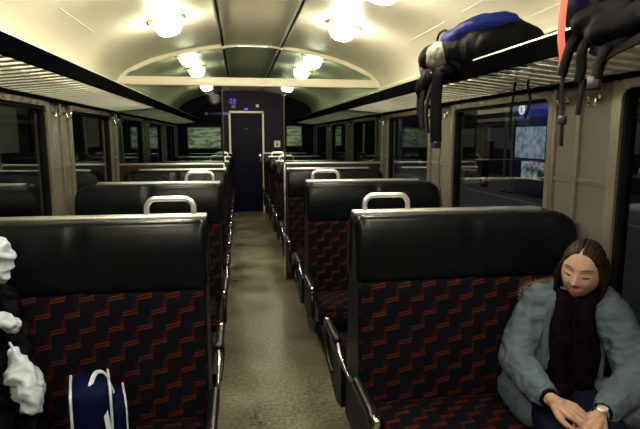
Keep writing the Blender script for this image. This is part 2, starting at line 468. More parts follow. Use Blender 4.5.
# coat hooks on the posts: two per post
def make_hook():
    t = thing('coat_hook', 'x', 'hook')
    bm = new(); lathe(bm, [(.0, 0), (.016, 0), (.016, .006), (.010, .010), (0, .010)], seg=14, mat3=Matrix.Rotation(-PI / 2, 3, 'Y')); obj('hook_plate', bm, CHROME, t)
    bm = new(); tube(bm, smooth_path([(-.008, 0, .0), (-.02, 0, -.005), (-.024, 0, -.03), (-.036, 0, -.038), (-.05, 0, -.028), (-.052, 0, -.006)], 5), .0055, 8)
    ball(bm, (-.052, 0, -.004), .009, 10); obj('hook_arm', bm, CHROME, t)
    return t
h0 = make_hook(); first = True
bayname = ['nearest the camera', 'by the front benches', 'by the second benches', 'by the arched partition', 'just beyond the partition', 'near the far benches', 'near the end wall']
for s, side in ((-1, 'left'), (1, 'right')):
    for i, p in enumerate(posts):
        if not (Y0 + 1 < p < Y1 - .5): continue
        for dy, which in ((-.095, 'nearer'), (.125, 'farther')):
            o = h0 if first else copy_tree(h0); first = False
            o.location = (s * (W - .0), p + dy, 1.695); o.rotation_euler = (0, 0, 0 if s > 0 else PI)
            o['label'] = 'chrome coat hook, %s of two on %s post %s' % (which, side, bayname[min(6, max(0, round((p - 2.14) / PITCH) + 1))])
            o['group'] = 'coat hooks on the %s window posts' % side

# ------------------------------------------------------------------ ceiling lamps
LG = emis('lamp_glass', LAMP_C, LAMP_E)
def make_lamp():
    t = thing('ceiling_lamp', 'x', 'lamp')
    bm = new(); rbox(bm, (0, 0, -.006), (.25, .15, .022), .008, (2, 2, 1)); obj('base_plate', bm, CREAM, t)
    bm = new()
    lathe(bm, [(.0, -.105), (.045, -.103), (.075, -.088), (.092, -.055), (.095, -.018), (.09, -.014)], seg=24, sq=3.0)
    obj('glass_shade', bm, LG, t)
    for x in (-.108, .108):
        bm = new(); lathe(bm, [(.0, -.026), (.010, -.024), (.012, -.016)], (x, 0, 0), 12); obj('screw', bm, BLKPL, t)
    return t
l0 = make_lamp(); first = True
lamp_y = [-1.2, .2, 1.35, 2.95, 4.1, 5.75, 6.8, 8.8, 10.0]
for s, side in ((-1, 'left'), (1, 'right')):
    for i, y in enumerate(lamp_y):
        if i == 8: continue
        o = l0 if first else copy_tree(l0); first = False
        x = s * .66; o.location = (x, y, roof_z(.66) - .012)
        o.rotation_euler = (0, s * math.atan((roof_z(.62) - roof_z(.70)) / .08), 0)
        nth = ['behind the camera', 'above the camera', 'just in front of the camera', 'at the top edge of the frame, nearest in view', 'in front of the arch', 'first beyond the glass arch', 'second beyond the glass arch', 'nearest the end wall'][i]
        o['label'] = 'glowing glass lamp, %s row, %s' % (side, nth); o['group'] = 'ceiling lamps in two rows'

# ------------------------------------------------------------------ benches
BX0, BX1 = .315, 1.335        # bench extent from the aisle to the window
def back_front(z):            # y offset of the face of a backrest from the bench centre
    t = (z - .38) / (1.2 - .38)
    return -(.17 * (1 - t) + .085 * t)
def uv_back(o, n): return (o.x + (o.y if n == 'x' else 0), o.z + (o.y if n == 'z' else 0))
def uv_seat(o, n): return (o.x + (o.z if n == 'x' else 0), o.y + (o.z if n == 'y' else 0))
def make_bench(double=True, handle=True):
    t = thing('bench_seat', 'x', 'bench seat')
    wd = BX1 - BX0; cx = (BX0 + BX1) / 2
    for d in ((1, -1) if double else (1,)):
        # d=1 faces the camera (-y)
        def lean(p, zc, th):
            z = p.z + zc
            y = back_front(z) + th / 2 + p.y + (.012 * math.cos(p.x / wd * 2 * PI * 1.0) if False else 0)
            return z, y
        def f_back(p):
            z, y = lean(p, .645, .075)
            if p.y < 0: y -= .012 * (1 - (2 * p.x / wd) ** 4) * (1 - (p.z / .28) ** 2)
            return (p.x, d * y, p.z)
        bm = new(); rbox(bm, (cx, 0, .645), (wd - .02, .075, .56), .022, (14, 1, 10), f_back, uv_back); 
        if d < 0: bmesh.ops.reverse_faces(bm, faces=bm.faces)
        obj('backrest' if d > 0 else 'rear_backrest', bm, FAB, t)
        def f_head(p):
            z, y = lean(p, 1.055, .085)
            tz = (p.z + .15) / .30
            if p.y < 0:
                seam = math.exp(-(p.x / .018) ** 2)
                y -= .022 * math.sin(PI * min(1, max(0, tz)) * .9) - .010 * seam
            # big round corner on the window side
            zz = p.z; xr = p.x - (wd / 2 - .11)
            if xr > 0: zz -= max(0, tz) * (.11 - math.sqrt(max(0, .11 ** 2 - min(xr, .11) ** 2))) * .85
            xl = -p.x - (wd / 2 - .03)
            if xl > 0: zz -= max(0, tz) * (.03 - math.sqrt(max(0, .03 ** 2 - min(xl, .03) ** 2))) * .8
            return (p.x, d * y, zz)
        bm = new(); rbox(bm, (cx, 0, 1.055), (wd, .085, .29), .028, (30, 1, 8), f_head)
        if d < 0: bmesh.ops.reverse_faces(bm, faces=bm.faces)
        obj('headrest' if d > 0 else 'rear_headrest', bm, LEATHER, t)
        # seat cushion
        def f_seat(p):
            q = p.y / .225
            z = p.z + (.012 * (1 - q) if p.z > 0 else 0) + (.012 * math.cos(q * PI / 2) * (1 - (2 * p.x / wd) ** 6) if p.z > 0 else 0)
            return (p.x, d * p.y, z)
        bm = new(); rbox(bm, (cx, d * (-.17 - .21), .345), (wd - .02, .47, .12), .045, (12, 8, 2), f_seat, uv_seat)
        if d < 0: bmesh.ops.reverse_faces(bm, faces=bm.faces)
        obj('seat_cushion' if d > 0 else 'rear_seat_cushion', bm, FAB, t)
        # cushion side shield on the aisle side
        bm = new()
        prof = [(-.17, .42), (-.58, .40), (-.615, .33), (-.56, .24), (-.30, .17), (-.17, .20)]
        a = [bm.verts.new((BX0 - .012, d * y, z)) for y, z in prof]; b = [bm.verts.new((BX0 + .012, d * y, z)) for y, z in prof]
        n = len(prof)
        for i in range(n): bm.faces.new((a[i], a[(i + 1) % n], b[(i + 1) % n], b[i]))
        bm.faces.new(a); bm.faces.new(b); bmesh.ops.recalc_face_normals(bm, faces=bm.faces)
        o = obj('side_shield', bm, SHELL, t, False)
        # armrest pad, aisle side
        ax = BX0 - .022
        bm = new()
        rbox(bm, (ax, d * -.37, .525), (.042, .33, .050), .020, (1, 6, 1), lambda p: (p.x, d * p.y, p.z + (.0 if p.y > -.1 else (p.y + .1) * .25)))
        if d < 0: bmesh.ops.reverse_faces(bm, faces=bm.faces)
        arm = obj('armrest', bm, BLKPL, t)
        bm = new(); tube(bm, smooth_path([(ax, d * -.50, .50), (ax, d * -.54, .43), (ax, d * -.52, .34), (ax + .01, d * -.40, .28)], 5), .014, 10); obj('armrest_support', bm, BLKPL, arm)
        bm = new(); rbox(bm, (ax, d * -.525, .520), (.030, .05, .048), .014, (1, 1, 1)); obj('armrest_end_cap', bm, CHROME, arm)
    # chrome rail joining the pads
    ax = BX0 - .022
    bm = new(); e = .21 if double else .06
    tube(bm, smooth_path([(ax, -.21, .520), (ax - .004, -.12, .492), (ax - .004, 0 if double else -.03, .48), (ax - .004, .12 if double else .0, .492), (ax, e if double else .03, .520 if double else .485)], 6), .0095, 10)
    obj('armrest_rail', bm, CHROME, t)
    # core between the two backs, aisle end shell, top rail
    bm = new()
    yb = .17 if double else .045
    prof = [(back_front(.30) + .02, .18), (back_front(1.19) + .03, 1.195), ((-back_front(1.19) - .03) if double else .045, 1.195), ((-back_front(.30) - .02) if double else .045, .18)]
    a = [bm.verts.new((BX0 + .006, y, z)) for y, z in prof]; b = [bm.verts.new((BX1 - .12, y, z)) for y, z in prof]
    for i in range(4): bm.faces.new((a[i], a[(i + 1) % 4], b[(i + 1) % 4], b[i]))
    bm.faces.new(a); bm.faces.new(b); bmesh.ops.recalc_face_normals(bm, faces=bm.faces)
    obj('back_core', bm, SHELL, t, False)
    bm = new()
    ytop = 0 if double else -.02
    rbox(bm, (BX0 + .44, ytop, 1.203), (.88, .055 if double else .05, .022), .008, (6, 1, 1)); obj('top_rail', bm, ALU, t)
    if handle:
        bm = new()
        x0, x1, z0, z1 = BX0 + .055, BX0 + .25, 1.205, 1.278
        tube(bm, smooth_path([(x0, 0, z0), (x0 + .002, 0, z0 + .045), (x0 + .022, 0, z1 - .004), (x0 + .05, 0, z1), ((x0 + x1) / 2, 0, z1), (x1 - .05, 0, z1), (x1 - .022, 0, z1 - .004), (x1 - .002, 0, z0 + .045), (x1, 0, z0)], 5), .0115, 12)
        obj('grab_handle', bm, mat('handle_metal', (.80, .82, .80), .28, .8) if 'handle_metal' not in MATS else MATS['handle_metal'], t)
    # base
    bm = new()
    box(bm, BX0 + .10, BX1 - .02, -.50 if double else -.50, .50 if double else .04, .225, .275)
    for x in (BX0 + .14, BX1 - .2): box(bm, x - .03, x + .03, -.22, .22 if double else .04, 0, .23)
    obj('base_frame', bm, SHELL, t, False)
    return t
def uv_mirror(root): pass
rows = [(2.2, 'd'), (3.85, 'd'), (5.44, 's'), (5.56, 'sr'), (7.15, 'd'), (8.80, 'd'), (10.66, 's')]
names = ['front', 'second', 'against the near side of the arched partition', 'facing away beyond the partition', 'first double row beyond the partition', 'second double row beyond the partition', 'last, against the end wall']
protos = {}
def mirror_mesh_copy(root):
    """left-hand copy of a bench: mirrored meshes"""
    def rec(o, par):
        c = o.copy(); COL.objects.link(c); c.parent = par
        if o.data:
            me = o.data.copy(); me.transform(Matrix.Scale(-1, 4, (1, 0, 0))); me.flip_normals(); c.data = me
            for v_ in me.vertices:
                if v_.co.x < -BX0: v_.co.x = -BX0 + (v_.co.x + BX0) * .968      # the left benches are a little narrower
            for uvl_ in me.uv_layers:
                for d_ in uvl_.data: d_.uv = (-d_.uv[0], d_.uv[1])
        for ch in [x for x in bpy.data.objects if x.parent == o]: rec(ch, c)
        return c
    return rec(root, None)
protoR = {'d': make_bench(True, True), 's': make_bench(False, False)}
protoL = {k_: mirror_mesh_copy(v) for k_, v in protoR.items()}
used = set()
for side, protos in (('right', protoR), ('left', protoL)):
    for (y, kind), nm in zip(rows, names):
        key = 's' if kind == 'sr' else kind
        if kind == 'sr': continue          # set from the opposite side's mirror below
        p = protos[key]
        if (side, key) in used: o = copy_tree(p)
        else: o = p; used.add((side, key))
        o.location = (.012 if side == 'right' else .02, y, 0)
        o['label'] = 'bench %s of the aisle, %s' % (side, nm)
        if nm == 'front': o['label'] = ('black leather topped bench with red zigzag fabric, the one the woman sits on' if side == 'right' else 'black leather topped bench with red zigzag fabric, behind the blue bag at lower left')
        if nm == 'second': o['label'] = 'zigzag fabric bench directly behind the front bench, %s of the aisle' % side
        o['group'] = 'train benches'
    # benches on the far side of the partition facing away: turned round, so taken from the other side's shape
for side, protos in (('right', protoL), ('left', protoR)):
    o = copy_tree(protos['s']); o.rotation_euler = (0, 0, PI); o.location = (.012 if side == 'right' else .02, 5.56, 0)
    o['label'] = 'single-faced bench on the %s, %s' % (side, names[3]); o['group'] = 'train benches'
# ------------------------------------------------------------------ things on the end wall
EY = Y1 - .001
def glow_pane(name, x0, x1, z0, z1, label):
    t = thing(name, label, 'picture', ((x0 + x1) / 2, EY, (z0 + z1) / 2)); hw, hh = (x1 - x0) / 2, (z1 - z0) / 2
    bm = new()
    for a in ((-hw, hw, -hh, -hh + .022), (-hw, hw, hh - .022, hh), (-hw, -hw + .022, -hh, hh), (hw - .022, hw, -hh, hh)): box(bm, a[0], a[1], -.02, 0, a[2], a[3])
    obj('pane_rim', bm, mat('pane_frame', (.30, .30, .24), .4) if 'pane_frame' not in MATS else MATS['pane_frame'], t, False)
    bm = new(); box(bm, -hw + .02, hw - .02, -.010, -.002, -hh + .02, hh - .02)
    obj('glow_sheet', bm, MATS['pane_added_glow'], t, False)
m, t_, b_ = nt('pane_added_glow')
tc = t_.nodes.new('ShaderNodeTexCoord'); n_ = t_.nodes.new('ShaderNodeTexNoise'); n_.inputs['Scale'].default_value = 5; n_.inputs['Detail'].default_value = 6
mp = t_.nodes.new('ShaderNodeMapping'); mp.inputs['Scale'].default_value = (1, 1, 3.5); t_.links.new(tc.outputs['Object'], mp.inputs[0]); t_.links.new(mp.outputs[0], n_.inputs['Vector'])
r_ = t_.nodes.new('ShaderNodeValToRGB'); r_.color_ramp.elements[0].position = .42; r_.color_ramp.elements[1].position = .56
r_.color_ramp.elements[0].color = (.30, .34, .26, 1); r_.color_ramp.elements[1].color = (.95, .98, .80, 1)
t_.links.new(n_.outputs['Fac'], r_.inputs[0]); t_.links.new(r_.outputs[0], b_.inputs['Base Color']); t_.links.new(r_.outputs[0], b_.inputs['Emission Color']); b_.inputs['Emission Strength'].default_value = .45  # no lamp behind these panes: emission added to brighten the pale streaks
glow_pane('framed_glow_pane', -1.17, -.50, 1.30, 1.73, 'pale streaked pane with added glow in a thin frame on the end wall, left of the door')
glow_pane('framed_glow_pane', .80, 1.13, 1.34, 1.76, 'pale streaked pane with added glow in a thin frame on the end wall, right of the door')
WHT = mat('white_label', (.62, .60, .50), .5)
BLUE_E = emis('blue_indicator', (.09, .07, .75), 1.6)
def plate(name, x, z, wd, h, m, label, cat, th=.012, r=.006):
    bm = new(); rbox(bm, (0, -th / 2, 0), (wd, th, h), r, (1, 1, 1)); o = obj(name, bm, m, loc=(x, EY, z)); return tag(o, label, cat)
t = thing('notice_sign', 'small white square notice with dark symbol, right of the end door', 'sign', (.615, EY, 1.39))
bm = new(); rbox(bm, (0, -.006, 0), (.125, .012, .13), .006, (1, 1, 1)); obj('sign_plate', bm, WHT, t)
bm = new(); lathe(bm, [(0, 0), (.012, 0), (.012, .003), (0, .003)], (0, -.012, .022), 12, Matrix.Rotation(PI / 2, 3, 'X'))
rbox(bm, (0, -.0135, -.014), (.030, .003, .045), .001, (1, 1, 1)); obj('sign_symbol', bm, BLKPL, t)
t = thing('blue_indicator', 'round blue lit indicator above and left of the end door', 'indicator light', (-.265, EY, 2.235))
bm = new(); lathe(bm, [(.085, 0), (.085, .008), (.070, .016), (0, .016)], seg=24, mat3=Matrix.Rotation(PI / 2, 3, 'X')); obj('disc', bm, mat('blue_disc', (.018, .014, .14), .4), t)
bm = new(); 
for a in range(4): ball(bm, (.045 * math.cos(a * 1.6 + .6), -.018, .045 * math.sin(a * 1.6 + .6)), .014, 8)
obj('light_dots', bm, BLUE_E, t)
plate('wall_label', .225, 2.15, .06, .055, WHT, 'small cream square label above the right corner of the end door', 'label')
plate('wall_label', -.25, 2.13, .075, .055, mat('grey_label', (.16, .15, .20), .5), 'small grey square label under the round blue indicator', 'label')
plate('wall_label', .00, 2.085, .07, .03, BLUE_E, 'tiny violet lit label just above the end door', 'label')
plate('wall_label', -.79, 1.99, .055, .06, WHT, 'small cream square label above the left glowing pane', 'label')
t = thing('display_strip', 'dim blue lettered display strip left of the end door top', 'display', (-.52, EY, 1.99))
bm = new(); rbox(bm, (0, -.008, 0), (.42, .016, .06), .005, (2, 1, 1)); obj('display_housing', bm, mat('display_dark', (.012, .012, .06), .4), t)
bm = new(); box(bm, .14, .20, -.019, -.016, -.014, .014)
for i in range(5): box(bm, -.17 + i * .055, -.145 + i * .055, -.019, -.016, -.012, .012)
obj('lit_dashes', bm, emis('dash_blue', (.12, .11, .8), .6), t)

# ------------------------------------------------------------------ outside: the night platform on the right
bm = new(); box(bm, 1.9, 16, -8, 60, -.6, -.32); struct('trim_200', bm, mat('platform_asphalt', (.11, .13, .145), .6, var=.25, scale=3), label='dark station platform outside the right windows')
bm = new(); box(bm, 1.92, 2.35, -8, 60, -.32, -.31); struct('trim_201', bm, mat('platform_edge', (.40, .42, .42), .6, var=.1))
bm = new(); box(bm, 7.9, 8.05, -8, 60, -.32, -.312); struct('trim_203', bm, MATS['platform_edge'])
bm = new(); box(bm, -10, 1.9, -8, 60, -1.3, -1.2); struct('trim_202', bm, mat('track_bed', (.03, .028, .025), .9, var=.4, scale=8))
KX = 8.8
KB = mat('kiosk_blue', (.02, .025, .20), .4)
def label_material(name, c0, c1, scale):
    m, t, b = nt(name); tc = t.nodes.new('ShaderNodeTexCoord'); n = t.nodes.new('ShaderNodeTexNoise'); n.inputs['Scale'].default_value = scale; n.inputs['Detail'].default_value = 5
    t.links.new(tc.outputs['Object'], n.inputs['Vector']); r = t.nodes.new('ShaderNodeValToRGB'); r.color_ramp.elements[0].position = .4; r.color_ramp.elements[1].position = .6
    r.color_ramp.elements[0].color = (*c0, 1); r.color_ramp.elements[1].color = (*c1, 1); t.links.new(n.outputs['Fac'], r.inputs[0])
    t.links.new(r.outputs[0], b.inputs['Base Color']); t.links.new(r.outputs[0], b.inputs['Emission Color']); return m, b
t = thing('information_board', 'blue station information stand with a map and a white round sign, outside the right window', 'information board', (KX, 15.0, -.32))
bm = new(); rbox(bm, (0, 0, 1.45), (.16, 1.75, 2.8), .03, (1, 4, 6)); obj('board_body', bm, KB, t)
mm, bb = label_material('lit_map', (.26, .34, .50), (.62, .70, .78), 4); bb.inputs['Emission Strength'].default_value = .40
bm = new(); box(bm, -.10, -.082, -.80, .86, 1.20, 2.16); obj('map_panel', bm, mm, t, False)
mm, bb = label_material('lit_poster', (.03, .05, .06), (.62, .72, .70), 3.2); bb.inputs['Emission Strength'].default_value = .45
bm = new(); box(bm, -.10, -.082, -.86, .42, .56, 1.10); obj('photo_poster', bm, mm, t, False)
bm = new(); box(bm, -.12, -.082, -.90, .90, 2.46, 3.00); obj('header_panel', bm, emis('header_blue', (.02, .028, .26), .5), t, False)
bm = new(); lathe(bm, [(.17, 0), (.17, .02), (0, .02)], (-.12, .52, 2.71), 20, Matrix.Rotation(-PI / 2, 3, 'Y')); obj('round_sign', bm, emis('sign_white', (.8, .86, .9), 1.2), t)
bm = new(); box(bm, -.15, -.139, .50, .54, 2.63, 2.80); box(bm, -.15, -.139, .48, .56, 2.69, 2.73); obj('sign_symbol', bm, KB, t, False)
tag(t, t['label'], 'information board')
def simple(name, fnb, m, label, cat, loc, group=None):
    bm = new(); fnb(bm); o = obj(name, bm, m, loc=loc); return tag(o, label, cat, group)
t = thing('ticket_machine', 'small red ticket machine on a pole base beyond the window, left of the blue stand', 'ticket machine', (8.9, 18.3, -.32))
bm = new(); rbox(bm, (0, 0, 1.40), (.4, .50, .60), .03, (1, 2, 2)); obj('machine_body', bm, emis('machine_red', (.05, .008, .005), .06), t)
bm = new(); rbox(bm, (0, 0, .6), (.2, .25, 1.2), .02, (1, 1, 2)); obj('machine_base', bm, SHELL, t)
bm = new(); box(bm, -.21, -.195, -.16, .16, 1.60, 1.82); obj('machine_screen', bm, BLKPL, t, False)
for i, (x, y) in enumerate(((8.7, 16.05), (8.7, 16.5), (8.0, 26.0), (8.0, 34.0))):
    t = thing('platform_post', ['slim metal post on the platform, just left of the blue stand', 'slim metal post touching the left of the blue stand', 'thicker roof post far along the platform', 'farthest roof post along the platform'][i], 'post', (x, y, -.32))
    r = .045 if i < 2 else .12
    bm = new(); tube(bm, [(0, 0, 0), (0, 0, 3.4)], r, 12); obj('shaft', bm, mat('post_paint', (.16, .20, .19), .4) if 'post_paint' not in MATS else MATS['post_paint'], t)
    bm = new(); lathe(bm, [(r * 2.2, 0), (r * 2.2, .03), (r * 1.1, .05), (0, .05)]); obj('base_flange', bm, SHELL, t)
bm = new(); box(bm, 3.4, 12, -8, 60, 3.1, 3.25); struct('trim_204', bm, mat('canopy', (.035, .035, .03), .7), label='dark platform roof outside')
TUBE_E = emis('platform_tube', (.95, 1.0, .90), 30.0)
for i, (x, y) in enumerate(((7.6, 9.5), (7.6, 14.8), (7.6, 19.5), (7.6, 25.0), (5.0, 14), (5.0, 24))):
    t = thing('platform_light', ['long fluorescent light under the platform roof, nearest the train end in view', 'long fluorescent light above the blue stand', 'long fluorescent light past the blue stand', 'long fluorescent light far along the platform', 'fluorescent light on the far row, nearer one', 'fluorescent light on the far row, farther one'][i], 'platform light', (x, y, 3.08))
    bm = new(); rbox(bm, (0, 0, 0), (.16, 1.9, .05), .01, (1, 3, 1)); obj('housing', bm, CREAM, t)
    bm = new(); tube(bm, [(0, -.9, -.045), (0, .9, -.045)], .028, 10); obj('tube', bm, TUBE_E, t)
# far side building with lit band
t = thing('station_building', 'dark station building across the platform with a pale lit band', 'building', (12.5, 14, -.32))
bm = new(); box(bm, 0, 2, -18, 22, 0, 5); obj('wall', bm, mat('building_wall', (.05, .045, .04), .8), t, False)
for i in range(9):
    bm = new(); box(bm, -.05, .02, -15 + i * 4, -12.6 + i * 4, 1.3, 2.3); f = obj('shop_window', bm, emis('shop_glow', (.30, .32, .26), .06) if 'shop_glow' not in MATS else MATS['shop_glow'], t, False)
bm = new(); box(bm, -.25, 0, -17, 21, 3.38, 3.75); obj('lit_band', bm, emis('band_glow', (.75, .70, .50), 1.0), t, False)
t = thing('platform_bench', 'pale low bench on the platform beyond the window', 'bench', (9.6, 22.0, -.32))
bm = new(); rbox(bm, (0, 0, .45), (.45, 2.0, .05), .02, (1, 4, 1)); obj('seat', bm, mat('bench_pale', (.7, .72, .7), .5), t)
for y in (-.8, .8):
    bm = new(); box(bm, -.18, .18, y - .03, y + .03, 0, .43); obj('leg', bm, SHELL, t, False)
# left: another train standing in the dark, only a few lit panes
t = thing('parked_train', 'dark carriage standing on the next track outside the left windows', 'train', (-4.2, 6, -.9))
bm = new(); rbox(bm, (-1.4, 0, 2.2), (2.8, 22, 3.4), .3, (2, 4, 3)); obj('car_body', bm, mat('train_dark', (.03, .02, .018), .4), t)
for i in range(11):
    bm = new(); rbox(bm, (.005, -9.5 + i * 1.9, 2.55), (.03, 1.3, .8), .06, (1, 2, 2)); obj('window', bm, emis('dim_window', (.30, .26, .14), .16) if (i % 3 == 1 and 'dim_window' not in MATS) else (MATS['dim_window'] if i % 3 == 1 and 'dim_window' in MATS else BLKPL), t)

# ------------------------------------------------------------------ soft shapes: union of volumes, remeshed into one skin
def skin(name, bm, m, parent=None, voxel=.006, fn=None, smooth_it=4, loc=(0, 0, 0)):
    """union all volumes of bm into one continuous surface, relax it, displace with fn"""
    me = bpy.data.meshes.new(name + '_src'); bm.to_mesh(me); bm.free()
    o = bpy.data.objects.new(name + '_src', me); COL.objects.link(o)
    md = o.modifiers.new('r', 'REMESH'); md.mode = 'VOXEL'; md.voxel_size = voxel; md.adaptivity = 0
    sm = o.modifiers.new('s', 'SMOOTH'); sm.iterations = smooth_it; sm.factor = .5
    bpy.context.view_layer.update()
    dg = bpy.context.evaluated_depsgraph_get(); dg.update()
    r = bpy.data.meshes.new_from_object(o.evaluated_get(dg))
    bpy.data.objects.remove(o); bpy.data.meshes.remove(me)
    r.name = name
    if fn:
        ns = [v.normal.copy() for v in r.vertices]
        for v, n in zip(r.vertices, ns): v.co = v.co + n * fn(v.co)
    L = Vector(loc)
    for v in r.vertices: v.co -= L
    for p in r.polygons: p.use_smooth = True
    r.materials.clear(); r.materials.append(m)
    q = bpy.data.objects.new(name, r); COL.objects.link(q)
    if parent: q.parent = parent
    else: q.location = loc
    return q
def chain(bm, pts, seg=14):
    """pts (x,y,z,r): tapered capsule chain"""
    for (a, b) in zip(pts, pts[1:]):
        A, B = Vector(a[:3]), Vector(b[:3]); n = 5
        P = [A.lerp(B, i / n) for i in range(n + 1)]; R_ = [a[3] + (b[3] - a[3]) * i / n for i in range(n + 1)]
        tube(bm, P, R_, seg)
    for p in pts: ball(bm, p[:3], p[3], seg)
def nz(p, s, seed=0): return noise.noise(Vector(p) * s + Vector((seed, seed * 1.7, seed * .3)))

SKIN = mat('skin', (.31, .18, .13), .5, var=.06, scale=30, spec=.35)
COAT = mat('pale_blue_coat', (.042, .062, .084), .8, var=.2, scale=25, bump=.08, bscale=220)
DARKK = mat('dark_knit', (.0045, .0025, .0052), .95, var=.3, scale=120, bump=.4, bscale=180, spec=.0)
JEANS = mat('dark_jeans', (.005, .006, .014), .85, var=.2, scale=200, spec=.02)
HAIR = mat('brown_hair', (.013, .0075, .0042), .5, var=.5, scale=60, spec=.12)
FUR = mat('hood_fur', (.075, .06, .04), .95, var=.5, scale=150)
LIP = mat('lips', (.36, .08, .07), .4); TEETH = mat('teeth', (.75, .72, .62), .3); LASH = mat('lashes', (.015, .008, .005), .6)
SHOE = mat('dark_boot', (.008, .007, .006), .45)

WL = Vector((1.12, 1.86, .43))
wo = thing('person', 'smiling woman in pale blue coat and dark scarf, seated on the front right bench', 'person', WL)
YAW = math.radians(-38); RZ = Matrix.Rotation(YAW, 3, 'Z'); FD = RZ @ Vector((0, -1, 0)); RT = RZ @ Vector((1, 0, 0))
HC = Vector((1.160, 1.80, 1.015))
HM = Matrix.Rotation(math.radians(-49), 3, 'Z') @ Matrix.Rotation(math.radians(9), 3, 'X') @ Matrix.Rotation(math.radians(7), 3, 'Y')
# local axes: +x viewer's right, -y the way she looks.  Rotation about X by +13 tips the face down.
RXH, RYH, RZH = .073, .092, .113
def g(a, s): return math.exp(-(a / s) ** 2)
def head_def(d):
    """unit direction -> local point on the head"""
    x, y, z = d
    sx = 1 - (.30 * z * z if z < 0 else .06 * z * z)
    sy = 1 - (.30 * abs(z) if (y > 0 and z < 0) else 0) - (.10 * z * z if y < 0 and z < 0 else 0)
    X, Y, Z = RXH * x * sx, RYH * y * sy, RZH * z
    if y < .05:
        fr = min(1, max(0, (.05 - y) * 3))
        k = 0
        nz_ = min(1, max(0, (.024 - Z) / .046)) if Z > -.024 else max(0, 1 - (-.024 - Z) / .010)
        k += .025 * (nz_ ** 1.1) * g(X, .0105)
        k += .007 * g(abs(X) - .011, .007) * g(Z + .026, .008)
        k -= .012 * g(abs(X) - .031, .016) * g(Z - .013, .013)
        k += .0065 * g(abs(X) - .031, .012) * g(Z - .010, .008)
        k += .004 * g(abs(X) - .030, .018) * g(Z - .034, .008)
        k += .0075 * g(abs(X) - .038, .017) * g(Z + .026, .018)
        k += .007 * g(X, .024) * g(Z + .054, .013)
        k -= .003 * g(X, .024) * g(Z + .053, .003)
        k += .009 * g(X, .020) * g(Z + .092, .016)
        Y -= k * fr
    return Vector((X, Y, Z))
def face_pt(X, Z, out=0.0):
    z = Z / RZH; sx = 1 - (.30 * z * z if z < 0 else .06 * z * z); x = X / (RXH * sx)
    y = -math.sqrt(max(0.01, 1 - x * x - z * z))
    p = head_def(Vector((x, y, z)).normalized()); p = p + Vector((x * .3, -1, z * .2)).normalized() * out
    return HC + HM @ p
def wl(p): return Vector(p) - WL

# --- body: one continuous surface (head, neck, torso, arms, hands, legs)
bm = new()
gs = bmesh.ops.create_uvsphere(bm, u_segments=120, v_segments=90, radius=1)
for v in gs['verts']: v.co = HC + HM @ head_def(v.co.normalized())
for sx in (-1, 1):
    ball(bm, HC + HM @ Vector((sx * .070, .010, -.004)), (.009, .018, .029), 16, m3=HM)
    ball(bm, HC + HM @ Vector((sx * .074, .014, .010)), (.007, .013, .016), 12, m3=HM)
chain(bm, [(1.175, 1.86, .86, .058), (1.18, 1.84, .91, .050), (*(HC + HM @ Vector((0, .025, -.05))), .050)])
ball(bm, (1.155, 1.87, .80), (.155, .10, .13), 24, m3=RZ); ball(bm, (1.145, 1.88, .66), (.130, .095, .16), 24, m3=RZ)
ball(bm, (1.13, 1.89, .54), (.155, .12, .11), 24, m3=Matrix.Rotation(math.radians(-22), 3, 'Z'))
shR, shL = Vector((1.045, 1.915, .845)), Vector((1.262, 1.745, .85))
elR, elL = Vector((.925, 1.845, .650)), Vector((1.268, 1.60, .645))
wrR, wrL = Vector((.912, 1.600, .612)), Vector((1.085, 1.535, .575))
chain(bm, [(*shR, .052), (*elR, .040), (*wrR, .025)]); chain(bm, [(*shL, .052), (*elL, .040), (*wrL, .025)])
chain(bm, [(1.155, 1.88, .84, .06), (*shR, .052)]); chain(bm, [(1.155, 1.86, .84, .06), (*shL, .052)])
hipR, hipL, knR, knL = Vector((1.06, 1.90, .510)), Vector((1.21, 1.86, .510)), Vector((.90, 1.43, .475)), Vector((1.07, 1.38, .475))
anR, anL = Vector((.89, 1.37, .085)), Vector((1.07, 1.31, .085))
for h_, k_, a_ in ((hipR, knR, anR), (hipL, knL, anL)):
    chain(bm, [(*h_, .073), (*k_, .052)]); chain(bm, [(*k_, .054), (*(k_.lerp(a_, .35) + Vector((0, .015, 0))), .052), (*a_, .034)])
    chain(bm, [(a_.x, a_.y + .02, .045, .036), (a_.x - .01, a_.y - .08, .038, .034), (a_.x - .02, a_.y - .15, .028, .024)])
def hand(bm, wr, d, pn, side, curl=.5):
    """wr wrist, d pointing direction, pn palm normal (the way the palm faces), side +1: thumb on +cross side"""
    d = Vector(d).normalized(); pn = Vector(pn); pn = (pn - d * pn.dot(d)).normalized(); s = d.cross(pn) * side
    F = Matrix((s, d, -pn)).transposed()        # local x: thumb side, y: pointing, z: back of hand
    chain(bm, [(*wr, .024), (*(wr + d * .03), .022)])
    for k, (ox, ln, r) in enumerate(((.030, .070, .0088), (.010, .078, .0090), (-.010, .073, .0086), (-.029, .058, .0078))):
        base = wr + F @ Vector((ox * .55, .028, 0)); kn = wr + F @ Vector((ox, .085 - abs(ox - .008) * .25, .002))
        chain(bm, [(*base, .0125), (*kn, .0108)], 12)
        p = kn; ang = -curl * .35; pts = [(*p, r + .001)]
        for f_, sg in ((.45, 1), (.30, 1), (.25, 1)):
            a = ang; v = F @ Vector((ox * .35 * (1 if f_ == .45 else .6), math.cos(a), math.sin(a))).normalized()
            p = p + v * ln * f_; r -= .0008; pts.append((*p, r)); ang -= curl * .75
        chain(bm, pts, 12)
    th = [wr + F @ Vector((.018, .022, -.004)), wr + F @ Vector((.042, .050, -.014)), wr + F @ Vector((.052, .082, -.020)), wr + F @ Vector((.046, .106, -.026))]
    chain(bm, [(*th[0], .014), (*th[1], .0115), (*th[2], .0098), (*th[3], .0082)], 12)
    return F
